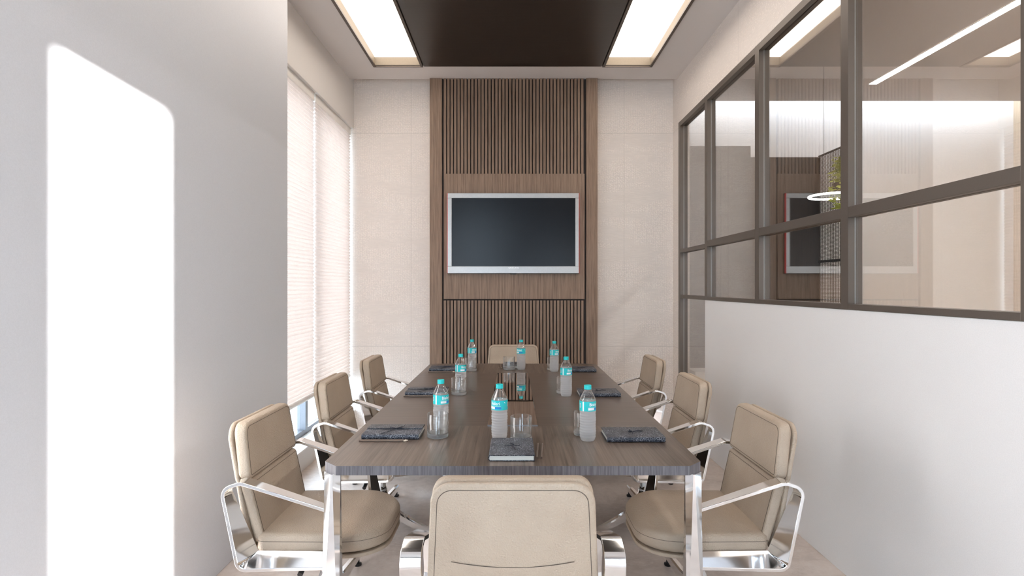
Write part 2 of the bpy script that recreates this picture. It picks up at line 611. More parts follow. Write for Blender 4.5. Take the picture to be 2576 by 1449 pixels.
# left window with grey frame
w1 = S(empty('window_1'), 'grey framed window behind the two pleated blinds')
boxes('window_frame', [(-1.735, -1.68, 3.5, YB, 0.147, 0.20), (-1.735, -1.68, 3.5, YB, 2.83, 2.885),
                       (-1.735, -1.68, 3.5, 3.55, 0.20, 2.83), (-1.735, -1.68, YB - 0.05, YB, 0.20, 2.83),
                       (-1.735, -1.665, 4.575, 4.625, 0.20, 2.83)], 'alu', w1, 0.002)
boxes('window_pane', [(-1.712, -1.706, 3.55, 4.575, 0.20, 2.83)], 'window_glass', w1)
boxes('window_pane', [(-1.712, -1.706, 4.625, YB - 0.05, 0.20, 2.83)], 'window_glass', w1)
S(boxes('trim_1', [(-1.68, XL + 0.012, 3.5, YB, 0.147, 0.160)], 'white', bevel=0.003), 'white window sill under the left blinds')

# ------------------------------------------------------------------ glazed partition on the right
GP = S(empty('window_2'), 'dark bronze framed glass partition above the right half wall')
PX0, PX1 = XR - 0.004, XR + 0.062
ZT = 2.889
posts = [(5.275, 5.335), (4.545, 4.605), (3.59, 3.65), (2.635, 2.695), (1.68, 1.74), (0.725, 0.785)]
def post(y0, y1, z0):
    # two front flanges with a thin channel that holds the glass
    bm = bmesh.new()
    box(bm, PX0, XR + 0.028, y0, y1, z0, ZT)
    box(bm, XR + 0.036, PX1, y0, y1, z0, ZT)
    box(bm, XR + 0.028, XR + 0.036, y0 + 0.0005, y1 - 0.0005, z0, ZT)
    box(bm, XR + 0.0268, XR + 0.0288, y0 - 0.0008, y1 + 0.0008, z0, ZT, 1)
    return finish(bm, 'post', ['bronze', 'tv_bezel'], GP)
post(*posts[0], 0.0)
for a, b in posts[1:]:
    post(a, b, 1.245)
def rail(y0, y1, z0, z1):
    bm = bmesh.new()
    box(bm, PX0, XR + 0.028, y0, y1, z0, z1)
    box(bm, XR + 0.036, PX1, y0, y1, z0, z1)
    box(bm, XR + 0.028, XR + 0.036, y0, y1, z0 + 0.004, z1 - 0.004)
    return finish(bm, 'rail', 'bronze', GP, bevel=0.0015)
for i in range(len(posts) - 1):
    ya, yb = posts[i + 1][1], posts[i][0]
    rail(ya, yb, ZT - 0.045, ZT)
    if i == 0:
        rail(ya, yb, 1.668, 1.700)
        rail(ya, yb, 1.245, 1.277)
        rail(ya, yb, 0.0, 0.045)
        zs = [(0.045, 1.245), (1.277, 1.668), (1.700, ZT - 0.045)]
    else:
        rail(ya, yb, 1.672, 1.722)
        rail(ya, yb, 1.245, 1.272)
        zs = [(1.272, 1.672), (1.722, ZT - 0.045)]
    for z0, z1 in zs:
        boxes('pane', [(XR + 0.030, XR + 0.034, ya - 0.003, yb + 0.003, z0 - 0.003, z1 + 0.003)], 'pane', GP)

# ------------------------------------------------------------------ ceiling panel and light troughs
tag(boxes('ceiling_panel', [(-TX0 + 0.006, TX0 - 0.006, TY0, TY1 - 0.004, ZC - 0.012, ZC + 0.022)], 'wood_dark', bevel=0.002),
    'dark brown veneer panel in the middle of the ceiling', 'ceiling panel')
def trough(sx, label):
    t = empty('ceiling_light', (0, 0, ZC), 0, label, 'ceiling light', 'light troughs beside the ceiling panel')
    x0, x1 = sorted((sx * (TX0 + 0.002), sx * (TX1 + 0.004)))
    w, d = 0.022, 0.016
    y0, y1 = TY0 - 0.004, TY1 + 0.004
    fr = boxes('frame', [(x0, x1, y1 - 0.010, y1, -d, 0.0), (x0, x1, y0, y0 + w, -d, 0.0),
                    (x0, x0 + w, y0 + w, y1 - 0.010, -d, 0.0), (x1 - w, x1, y0 + w, y1 - 0.010, -d, 0.0)], 'bronze_trim', t, 0.001)
    a0, a1 = sorted((sx * TX0, sx * TX1))
    e = 0.006
    boxes('reveal', [(a0 + e, a1 - e, TY1 - 0.012, TY1 - 0.002, 0.0, 0.072), (a0 + e, a1 - e, TY0 + 0.002, TY0 + 0.012, 0.0, 0.072),
                     (a0 + 0.002, a0 + e + 0.004, TY0 + 0.012, TY1 - 0.012, 0.0, 0.072), (a1 - e - 0.004, a1 - 0.002, TY0 + 0.012, TY1 - 0.012, 0.0, 0.072)], 'reveal', t)
    boxes('diffuser', [(a0 + 0.002, a1 - 0.002, TY0 + 0.002, TY1 - 0.002, 0.072, 0.082)], 'diffuser', t)
trough(-1, 'long luminous ceiling light left of the dark wood panel, on the window side')
trough(1, 'long luminous ceiling light right of the dark wood panel, on the glass partition side')

# ------------------------------------------------------------------ slatted panel on the back wall
PNL = empty('slatted_panel', (0, 5.45, 0), 0, 'tall walnut wall panel with vertical slats behind the television', 'wall panel')
def pl(name, lst, mat, bevel=0.0):
    return boxes(name, [(a, b, c - 5.45, d - 5.45, e, f) for a, b, c, d, e, f in lst], mat, PNL, bevel)
YP = 5.37
ZP = ZC - 0.002
pl('backing', [(-0.70, 0.70, 5.39, YB, 0.0, ZP)], 'groove')
pl('side_board', [(-0.784, -0.668, YP - 0.008, YB, 0.0, ZP)], 'wood_panel', 0.002)
pl('side_board', [(0.692, 0.799, YP - 0.008, YB, 0.0, ZP)], 'wood_panel', 0.002)
pl('middle_board', [(-0.652, 0.678, YP - 0.002, 5.39, 1.236, 2.42)], 'wood_panel', 0.002)
pitch = 1.330 / 41
def slats(name, z0, z1):
    pl(name, [(-0.652 + pitch * i, -0.652 + pitch * i + pitch * 0.68, YP, 5.39, z0, z1) for i in range(41)], 'wood_panel')
slats('upper_slats', 2.42, ZP)
slats('lower_slats', 0.0, 1.222)

# ------------------------------------------------------------------ television
TV = empty('television', (0.004, YP - 0.005, 1.478), 0, 'flat television with silver bezel and dark screen on the slatted panel', 'television')
hw, hh = 0.615, 0.75
def ring_frame(name, x0, x1, z0, z1, ix0, ix1, iz0, iz1, ya, yb, mat, bevel):
    return boxes(name, [(x0, x1, ya, yb, iz1, z1), (x0, x1, ya, yb, z0, iz0), (x0, ix0, ya, yb, iz0, iz1), (ix1, x1, ya, yb, iz0, iz1)], mat, TV, bevel)
boxes('back_cover', [(-hw - 0.004, hw + 0.004, -0.018, 0.0, -0.004, hh + 0.004)], 'black', TV, 0.002)
boxes('edge_strip', [(-hw - 0.0032, -hw, -0.0455, -0.018, 0.0, hh)], 'red', TV)
boxes('edge_strip', [(hw, hw + 0.0032, -0.0455, -0.018, 0.0, hh)], 'red', TV)
ring_frame('bezel', -hw, hw, 0, hh, -0.575, 0.581, 0.066, 0.704, -0.045, -0.018, 'tv_bezel', 0.003)
boxes('screen', [(-0.578, 0.584, -0.040, -0.019, 0.063, 0.707)], 'tv_screen', TV)
bm = bmesh.new()
lathe(bm, [(0.0001, -0.006), (0.03, -0.006), (0.03, 0.0), (0.0001, 0.0)], 24)
for v_ in bm.verts:
    v_.co = Vector((v_.co.x, v_.co.y * 0.35 - 0.03, v_.co.z - 0.004))
finish(bm, 'receiver', 'black', TV, True)

def text_mesh(body, size, extrude=0.0, bold=0.0):
    c = bpy.data.curves.new('lettering', 'FONT')
    c.body = body
    c.size = size
    c.align_x = 'CENTER'
    c.extrude = extrude
    c.offset = bold
    c.resolution_u = 3
    o = bpy.data.objects.new('lettering', c)
    COL.objects.link(o)
    dg = bpy.context.evaluated_depsgraph_get()
    me = bpy.data.meshes.new_from_object(o.evaluated_get(dg))
    bpy.data.objects.remove(o, do_unlink=True)
    bpy.data.curves.remove(c)
    me.materials.clear()
    return me
me = text_mesh('SAMSUNG', 0.021, 0.0006, 0.0004)
lg = link('lettering', me, 'print_white', TV)
lg.rotation_euler = (PI / 2, 0, 0)
lg.location = (0.004, -0.0458, 0.044)

# ------------------------------------------------------------------ pleated blinds
def blind(y0, y1, label):
    b = empty('pleated_blind', (-1.585, (y0 + y1) / 2, 2.85), 0, label, 'blind', 'pleated blinds on the left window')
    hy = (y1 - y0) / 2
    zt, zb = -0.03, -2.335
    npl = 78
    pt = (zt - zb) / npl
    bm = bmesh.new()
    front = [[bm.verts.new((s * (0.004 if i % 2 == 0 else 0.016), yy, zt - i * pt / 2)) for i in range(2 * npl + 1)] for s in (1, -1) for yy in (-hy, hy)]
    for a, c in ((front[0], front[1]), (front[2], front[3])):
        for i in range(2 * npl):
            bm.faces.new((a[i], c[i], c[i + 1], a[i + 1]))
    finish(bm, 'fabric', 'blind', b, fix=False)
    boxes('head_rail', [(-0.018, 0.018, -hy, hy, -0.03, 0.0343)], 'white', b, 0.003)
    bm = bmesh.new()
    pts = [Vector((0.016 * math.cos(a) , 0.02 * math.sin(a) - 0.02)) for a in [2 * PI * k / 20 for k in range(20)]]
    loft(bm, [[(p_.x, yy, zb + p_.y) for p_ in pts] for yy in (-hy, hy)])
    finish(bm, 'bottom_rail', 'white', b, True)
blind(3.46 + 0.045, 4.500, 'white pleated blind nearer the camera, left of the narrow gap')
blind(4.520, 5.500, 'white pleated blind in the corner beside the back wall')

# ------------------------------------------------------------------ conference table
TBX, TBY0, TBY1, TBZ = 0.646, 1.906, 4.46, 0.75
T = empty('conference_table', (0, 3.18, 0), 0, 'long dark wood conference table with cut corners and chrome legs', 'table')
ch = 0.053
yc = 3.18
def topshape(x, y0, y1, c):
    return [(-x + c, y0), (x - c, y0), (x, y0 + c), (x, y1 - c), (x - c, y1), (-x + c, y1), (-x, y1 - c), (-x, y0 + c)]
bm = bmesh.new()
sh = topshape(TBX, TBY0 - yc, TBY1 - yc, ch)
loft(bm, [[(x, y, z) for x, y in sh] for z in (TBZ - 0.031, TBZ)], True, True, 1)
bm.faces.ensure_lookup_table()
bmesh.ops.recalc_face_normals(bm, faces=bm.faces)
# veneer runs across at both ends and along the middle
top = [f for f in bm.faces if f.normal.z > 0.9][0]
geom = bmesh.ops.bisect_plane(bm, geom=[top] + list(top.edges) + list(top.verts), plane_co=(0, 2.46 - yc, 0), plane_no=(0, 1, 0))
tops = [f for f in bm.faces if f.normal.z > 0.9]
g2 = []
for f in tops:
    g2 += [f] + list(f.edges) + list(f.verts)
bmesh.ops.bisect_plane(bm, geom=list(set(g2)), plane_co=(0, 3.957 - yc, 0), plane_no=(0, 1, 0))
for f in bm.faces:
    f.normal_update()
    if f.normal.z < -0.9:
        f.material_index = 3  # unseen underside made white as a reflector to brighten the floor
    if f.normal.z > 0.9:
        cyy = f.calc_center_median().y + yc
        f.material_index = 2 if (cyy < 2.46 or cyy > 3.957) else 0
finish(bm, 'tabletop', ['wood_table', 'wood_edge', 'wood_table_end', 'white'], T)
boxes('inlay_strip', [(-0.109, 0.108, 2.462 - yc, 3.957 - yc, TBZ, TBZ + 0.003)], 'inlay', T, 0.0008)
bm = bmesh.new()
box(bm, -0.109, 0.108, 2.450 - yc, 2.461 - yc, TBZ, TBZ + 0.004)
finish(bm, 'inlay_edge', 'alu', T)
boxes('pedestal', [(-0.12, 0.12, 2.85 - yc, 3.5 - yc, 0.0, TBZ - 0.031)], 'wood_far', T, 0.004)
def leg(px, py, sx, sy):
    """square chrome leg whose chamfers open and close along its height"""
    bm = bmesh.new()
    rings = []
    hw_ = 0.029
    K = 28
    for i in range(K + 1):
        t = i / K
        z = t * (TBZ - 0.031)
        # chamfer width on alternate corners; swells at top and foot, closes at mid height
        c1 = hw_ * (0.10 + 0.98 * max(0.0, (t - 0.42) / 0.58) ** 0.6)
        c2 = hw_ * (0.10 + 0.62 * max(0.0, (t - 0.40) / 0.60) ** 0.6)
        ca, cb = c1, c2
        h_ = hw_
        ring = []
        for (qx, qy), c in (((-1, -1), ca), ((1, -1), cb), ((1, 1), ca), ((-1, 1), cb)):
            if (qx, qy) == (-1, -1):
                pr = [(-h_, -h_ + c), (-h_ + c, -h_)]
            elif (qx, qy) == (1, -1):
                pr = [(h_ - c, -h_), (h_, -h_ + c)]
            elif (qx, qy) == (1, 1):
                pr = [(h_, h_ - c), (h_ - c, h_)]
            else:
                pr = [(-h_ + c, h_), (-h_, h_ - c)]
            ring += [(px + sx * a, py + sy * b, z) for a, b in pr]
        rings.append(ring)
    loft(bm, rings)
    return finish(bm, 'leg', 'chrome', T, True, sharp=0.35)
LX = TBX - 0.031
leg(-LX, TBY0 + 0.036 + ch * 0.0 - yc, 1, 1)
leg(LX, TBY0 + 0.036 - yc, -1, 1)
leg(-0.40, TBY1 - 0.036 - yc, 1, -1)
leg(0.40, TBY1 - 0.036 - yc, -1, -1)

# ------------------------------------------------------------------ chair
def spline(tab, z):
    if z <= tab[0][0]:
        (a, b), (c, d) = tab[0], tab[1]
        return b + (z - a) * (d - b) / (c - a)
    for (a, b), (c, d) in zip(tab[:-1], tab[1:]):
        if z <= c:
            t = (z - a) / (c - a)
            return b + t * (d - b)
    (a, b), (c, d) = tab[-2], tab[-1]
    return d + (z - c) * (d - b) / (c - a)
BACK = [(0.34, -0.190), (0.40, -0.222), (0.46, -0.240), (0.54, -0.257), (0.62, -0.276), (0.70, -0.291), (0.78, -0.301), (0.86, -0.307)]
def back_fn(bow=0.25):
    def fn(u, v, d):
        y = spline(BACK, v) + d + bow * u * u
        return (u, y, v)
    return fn

def make_chair(label):
    C = empty('office_chair', (0, 0, 0), 0, label, 'chair', 'taupe leather chairs around the conference table')
    # seat
    bm = bmesh.new()
    oc = [Vector((-0.238, -0.205)), Vector((0.238, -0.205)), Vector((0.245, 0.272)), Vector((-0.245, 0.272))]
    so = round_poly(oc, [0.04, 0.04, 0.17, 0.17], 12)
    def seat_fn(u, v, d):
        drop = 0.10 * max(0.0, v - 0.10) ** 1.5 * 1.6
        return (u, v, 0.356 + d - drop * (0.4 + 0.6 * d / 0.075) + 0.10 * u * u)
    pad(bm, so, 0.075, 0.024, 0.014, seat_fn, 0, (0.0010, 0.047), 1, 0.0009)
    finish(bm, 'seat', ['leather', 'seam'], C, True, sharp=1.2)
    bm = bmesh.new()
    so2 = inset(so, 0.002)
    def shell_fn(u, v, d):
        drop = 0.10 * max(0.0, v - 0.10) ** 1.5 * 1.6 * 0.4
        return (u, v, 0.339 + d - drop + 0.10 * u * u)
    pad(bm, so2, 0.014, 0.005, 0.0, shell_fn)
    finish(bm, 'seat_shell', 'leather', C, True, sharp=1.2)
    # lower back pad
    fn = back_fn()
    bm = bmesh.new()
    lo = rrect(0.222, 0.232, 0.385, 0.628, [0.03, 0.03, 0.02, 0.02], 6)
    pad(bm, lo, 0.040, 0.013, 0.012, fn, 0, (0.014, 0.0405), 1, 0.0009)
    finish(bm, 'lower_back_pad', ['leather', 'seam'], C, True, sharp=1.2)
    # head pad
    bm = bmesh.new()
    ho = rrect(0.232, 0.214, 0.632, 0.837, [0.022, 0.022, 0.045, 0.045], 8)
    pad(bm, ho, 0.046, 0.014, 0.012, fn, 0, (0.015, 0.0465), 1, 0.0009)
    finish(bm, 'head_pad', ['leather', 'seam'], C, True, sharp=1.2)
    # rear shell with border and curved stitch line
    bm = bmesh.new()
    sh_ = rrect(0.246, 0.216, 0.372, 0.834, [0.05, 0.05, 0.06, 0.06], 10)
    def rear_fn(u, v, d):
        x, y, z = fn(u, v, 0)
        return (x, y - 0.004 - d, z)
    ccw = list(reversed([Vector((p_.x, p_.y)) for p_ in sh_]))
    pad(bm, [Vector((p_.x, p_.y)) for p_ in sh_], 0.018, 0.008, 0.002, rear_fn, 0, (0.019, 0.0189), 1, 0.0010)
    cur = []
    for k in range(21):
        u = -0.165 + 0.33 * k / 20
        v = 0.612 + 0.014 * (u / 0.165) ** 2 - 0.012
        cur.append(rear_fn(u, v, 0.0195))
    tube(bm, cur, 0.0010, 6, 1)
    finish(bm, 'back_shell', ['leather', 'seam'], C, True, sharp=1.2)
    # chrome arm loops
    corner = [Vector((-0.300, 0.628)), Vector((-0.238, 0.328)), Vector((0.152, 0.337)), Vector((0.105, 0.548)), Vector((-0.225, 0.652))]
    path = round_poly(corner, [0.045, 0.038, 0.045, 0.055, 0.05], 8)
    # make sure of ccw order for inset
    area = sum(path[i - 1].x * path[i].y - path[i].x * path[i - 1].y for i in range(len(path)))
    if area < 0:
        path = list(reversed(path))
    inner = inset(path, 0.012)
    for sx in (-1, 1):
        bm = bmesh.new()
        x0, x1 = sx * 0.2465, sx * 0.304
        k = len(path)
        dds = [min(1.0, max(0.0, (0.61 - p_.y) / 0.22)) * (0.030 + 0.024 * min(1.0, max(0.0, (-0.18 - p_.x) / 0.06))) for p_ in path]
        sh1 = [inset(path, q)[i] for i, q in enumerate(dds)]
        sh2 = [inset(path, q + 0.012)[i] for i, q in enumerate(dds)]
        V = [[bm.verts.new((x, p_.x, p_.y)) for p_ in pp] for x, pp in ((x0, sh1), (x0, sh2), (x1, path), (x1, inner))]
        for i in range(k):
            j = (i + 1) % k
            bm.faces.new((V[0][i], V[0][j], V[2][j], V[2][i]))
            bm.faces.new((V[1][i], V[3][i], V[3][j], V[1][j]))
            bm.faces.new((V[0][i], V[1][i], V[1][j], V[0][j]))
            bm.faces.new((V[2][i], V[2][j], V[3][j], V[3][i]))
        finish(bm, 'arm', 'chrome', C, True, 0.0018, sharp=0.7)
    # under-seat frame, column, lever
    boxes('seat_frame', [(-0.240, 0.240, -0.055, 0.055, 0.320, 0.338), (-0.06, 0.06, -0.10, 0.10, 0.300, 0.320)], 'chrome', C, 0.003)
    bm = bmesh.new()
    lathe(bm, [(0.034, 0.085), (0.034, 0.20), (0.026, 0.205), (0.026, 0.302)], 28)
    finish(bm, 'column', 'satin', C, True)
    bm = bmesh.new()
    tube(bm, [(0.05, -0.03, 0.310), (0.16, -0.035, 0.306), (0.178, -0.035, 0.302)], 0.006, 8)
    tube(bm, [(0.175, -0.035, 0.304), (0.235, -0.036, 0.284)], 0.010, 12)
    finish(bm, 'lever', 'black', C, True)
    # three arched legs
    for deg in (180, 52, -52):
        a = deg * PI / 180
        ca, sa = math.cos(a), math.sin(a)
        bm = bmesh.new()
        rings = []
        for i in range(19):
            t = i / 18
            r = 0.020 + 0.420 * t
            zt = 0.068 + 0.055 * (1 - t) + 0.10 * math.exp(-t * 13)
            w = 0.022 - 0.006 * t
            th = 0.046 - 0.018 * t
            zb_ = zt - th
            ring = [(r, -w, zb_), (r, w, zb_), (r, w * 0.85, zt - 0.006), (r, w * 0.5, zt), (r, -w * 0.5, zt), (r, -w * 0.85, zt - 0.006)]
            rings.append([(x * ca - y * sa, x * sa + y * ca, z) for x, y, z in ring])
        loft(bm, rings)
        lg_ = finish(bm, 'leg', 'chrome', C, True, sharp=0.5)
        bm = bmesh.new()
        lathe(bm, [(0.016, 0.0), (0.018, 0.004), (0.018, 0.010), (0.008, 0.012), (0.008, 0.046)], 18)
        for v_ in bm.verts:
            v_.co += Vector((0.420 * ca, 0.420 * sa, 0))
        finish(bm, 'glide', 'black', lg_, True)
    return C

CY = (2.34, 3.25, 4.16)
CXS = 0.752
G = 'taupe leather chairs around the conference table'
chair = make_chair('taupe leather chair nearest the camera at the table head, seen from behind')
chair.location = (0.0, 1.815, 0)
dup(chair, (0.005, 4.79, 0), PI, 'taupe leather chair at the far table head in front of the slatted panel')
left_l = ['taupe leather chair at the near left table corner, beside the sunlit wall',
          'middle taupe leather chair of the left row, in front of the window gap',
          'farthest taupe leather chair of the left row, by the blind corner']
right_l = ['taupe leather chair at the near right table corner, beside the white half wall',
           'middle taupe leather chair of the right row',
           'farthest taupe leather chair of the right row, by the partition end post']
for yy, la, lb in zip(CY, left_l, right_l):
    dup(chair, (-CXS, yy, 0), -PI / 2, la)
    c_ = dup(chair, (CXS, yy, 0), PI / 2, lb)
    for q_ in c_.children:
        if q_.name.startswith('leg'):
            q_.rotation_euler = (0, 0, PI)      # swivelled base: same heading as the left row

# ------------------------------------------------------------------ bottles, tumblers, notebooks, pencils
def curved(bm, a0, a1, z0, z1, r, mi, n_=8):
    """patch on a cylinder; angle 0 faces -Y and grows to the right"""
    g = []
    for i in range(n_ + 1):
        a = a0 + (a1 - a0) * i / n_
        g.append([bm.verts.new((r * math.sin(a), -r * math.cos(a), z)) for z in (z0, z1)])
    for p_, q in zip(g[:-1], g[1:]):
        f = bm.faces.new((p_[0], q[0], q[1], p_[1]))
        f.material_index = mi

BH = TBZ
NH = TBZ + 0.0006
def make_bottle(label):
    B = empty('water_bottle', (0, 0, BH), 0, label, 'bottle', 'water bottles on the conference table')
    prof = [(0.0001, 0.003), (0.018, 0.003), (0.0245, 0.0), (0.0275, 0.004), (0.0300, 0.012)]
    for i in range(45):
        z = 0.016 + 0.094 * i / 44
        env = 1.0
        prof.append((0.0314 + 0.0006 * math.cos(2 * PI * (z - 0.016) / 0.0105) - 0.0006 * math.cos(2 * PI * (z - 0.016) / 0.047), z))
    prof += [(0.0322, 0.113), (0.0322, 0.1165), (0.0316, 0.1175), (0.0316, 0.1550), (0.0001, 0.1552)]
    sprof = [(0.0316, 0.1553), (0.0322, 0.157), (0.0315, 0.161), (0.0285, 0.168), (0.0225, 0.180), (0.0165, 0.191),
             (0.0135, 0.1955), (0.0135, 0.197), (0.0150, 0.1975), (0.0150, 0.199), (0.0120, 0.1995), (0.0120, 0.206), (0.0001, 0.206)]
    bm = bmesh.new()
    lathe(bm, prof, 40)
    finish(bm, 'body', 'bottle', B, True, sharp=0.9)
    bm = bmesh.new()
    lathe(bm, sprof, 60, cap0=False, cap1=False)
    for v_ in bm.verts:
        if 0.159 < v_.co.z < 0.194:
            w_ = 1 - 0.035 * math.sin((v_.co.z - 0.159) / 0.035 * PI) * (0.5 + 0.5 * math.cos(12 * math.atan2(v_.co.y, v_.co.x)))
            v_.co.x *= w_
            v_.co.y *= w_
    finish(bm, 'shoulder', 'clear_pet', B, True, sharp=0.9)
    bm = bmesh.new()
    cp = [(0.0122, 0.1995), (0.0142, 0.1998), (0.0144, 0.2145), (0.0135, 0.2157), (0.0001, 0.2157)]
    lathe(bm, cp, 48, cap0=False)
    for v_ in bm.verts:
        if v_.co.z < 0.2146 and math.hypot(v_.co.x, v_.co.y) > 0.013:
            k = int(round(math.atan2(v_.co.y, v_.co.x) / (2 * PI / 48)))
            if k % 2:
                v_.co.x *= 0.972
                v_.co.y *= 0.972
    finish(bm, 'cap', 'teal', B, True, sharp=0.5)
    R = 0.0326
    bm = bmesh.new()
    lathe(bm, [(R - 0.0004, 0.1178), (R, 0.1180), (R, 0.1555), (R - 0.0004, 0.1557)], 48, cap0=False, cap1=False)
    L = finish(bm, 'label', 'teal', B, True, sharp=0.5)
    # lettering and print
    me = text_mesh('Bisleri', 0.0168, 0.0, 0.00022)
    bm = bmesh.new()
    bm.from_mesh(me)
    bmesh.ops.subdivide_edges(bm, edges=[e for e in bm.edges if e.calc_length() > 0.004], cuts=2)
    bmesh.ops.triangulate(bm, faces=bm.faces)
    r = R + 0.0004
    for v_ in bm.verts:
        a = v_.co.x / R
        v_.co = Vector((r * math.sin(a), -r * math.cos(a), 0.1385 + v_.co.y))
    finish(bm, 'lettering', 'print_white', L, fix=False)
    D = PI / 180
    bm = bmesh.new()
    curved(bm, -44 * D, 0 * D, 0.1225, 0.1315, r, 0)
    curved(bm, -2 * D, 46 * D, 0.1225, 0.1305, r - 0.0002, 1)
    curved(bm, -42 * D, 42 * D, 0.1335, 0.1341, r, 0)
    curved(bm, -84 * D, -74 * D, 0.1182, 0.1553, r, 0)
    for s in (-1, 1):
        c0 = -108 if s < 0 else 104
        curved(bm, (c0 - 6) * D, (c0 + 6) * D, 0.130, 0.147, r, 0)
        for k in range(5):
            curved(bm, (c0 - 4 + 2 * k) * D, (c0 - 3.1 + 2 * k) * D, 0.132, 0.145, r + 0.0002, 2, 1)
    curved(bm, 68 * D, 75 * D, 0.146, 0.149, r, 0, 2)
    curved(bm, 74 * D, 78 * D, 0.142, 0.1438, r, 0, 2)
    for k in range(6):
        curved(bm, 62 * D, 92 * D, 0.1215 + 0.0028 * k, 0.1219 + 0.0028 * k, r, 2, 4)
    finish(bm, 'print', ['print_white', 'print_blue', 'print_grey'], L, fix=False)
    return B
D_ = PI / 180
SET_Y = 0.905
bl = ['water bottle behind the near left tumbler, beside the near left notebook',
      'water bottle behind the tumbler of the middle left place',
      'water bottle behind the tumbler of the far left place']
br = ['water bottle in front of the near right tumbler, beside the near right notebook',
      'water bottle in front of the tumbler of the middle right place',
      'water bottle in front of the tumbler of the far right place']
bottle = make_bottle(bl[0])
bottle.location = (-0.2985, 2.362, BH)
bottle.rotation_euler = (0, 0, 50 * D_)
for k in (1, 2):
    dup(bottle, (-0.2985, 2.362 + 0.90 * k, BH), (50 - 3 * k) * D_, bl[k])
for k in range(3):
    dup(bottle, (0.294, 2.232 + SET_Y * k, BH), (40 + 4 * k) * D_, br[k])
dup(bottle, (-0.0527, 2.252, BH), -32 * D_, 'water bottle behind the notebook at the near table head')
dup(bottle, (0.0606, 4.135, BH), -28 * D_, 'water bottle in front of the chair at the far table head')

def make_tumbler(label):
    U = empty('glass_tumbler', (0, 0, BH), 0, label, 'glass', 'glass tumblers on the conference table')
    r, h = 0.0425, 0.094
    bm = bmesh.new()
    lathe(bm, [(0.0001, 0.0), (r - 0.004, 0.0), (r - 0.001, 0.002), (r, 0.006), (r, 0.015), (r - 0.004, 0.0185), (r - 0.012, 0.0165), (0.0001, 0.0145)], 56)
    finish(bm, 'base', 'glass_base', U, True, sharp=0.8)
    bm = bmesh.new()
    lathe(bm, [(r, 0.0152), (r, h - 0.001), (r - 0.001, h), (r - 0.0022, h), (r - 0.003, h - 0.001), (r - 0.003, 0.0190)], 56, cap0=False, cap1=False)
    finish(bm, 'wall', 'clear', U, True, sharp=0.9)
    return U
tl_ = ['clear tumbler beside the near left notebook', 'clear tumbler at the middle left place', 'clear tumbler at the far left place']
tr_ = ['clear tumbler half hidden behind the near right bottle', 'clear tumbler half hidden behind the middle right bottle', 'clear tumbler half hidden behind the far right bottle']
tum = make_tumbler(tl_[0])
tum.location = (-0.301, 2.281, BH)
for k in (1, 2):
    dup(tum, (-0.301, 2.281 + 0.90 * k, BH), 0, tl_[k])
for k in range(3):
    dup(tum, (0.290, 2.314 + SET_Y * k, BH), 0, tr_[k])
dup(tum, (0.033, 2.232, BH), 0, 'clear tumbler behind the notebook at the near table head')
dup(tum, (-0.0274, 4.132, BH), 0, 'clear tumbler in front of the chair at the far table head')

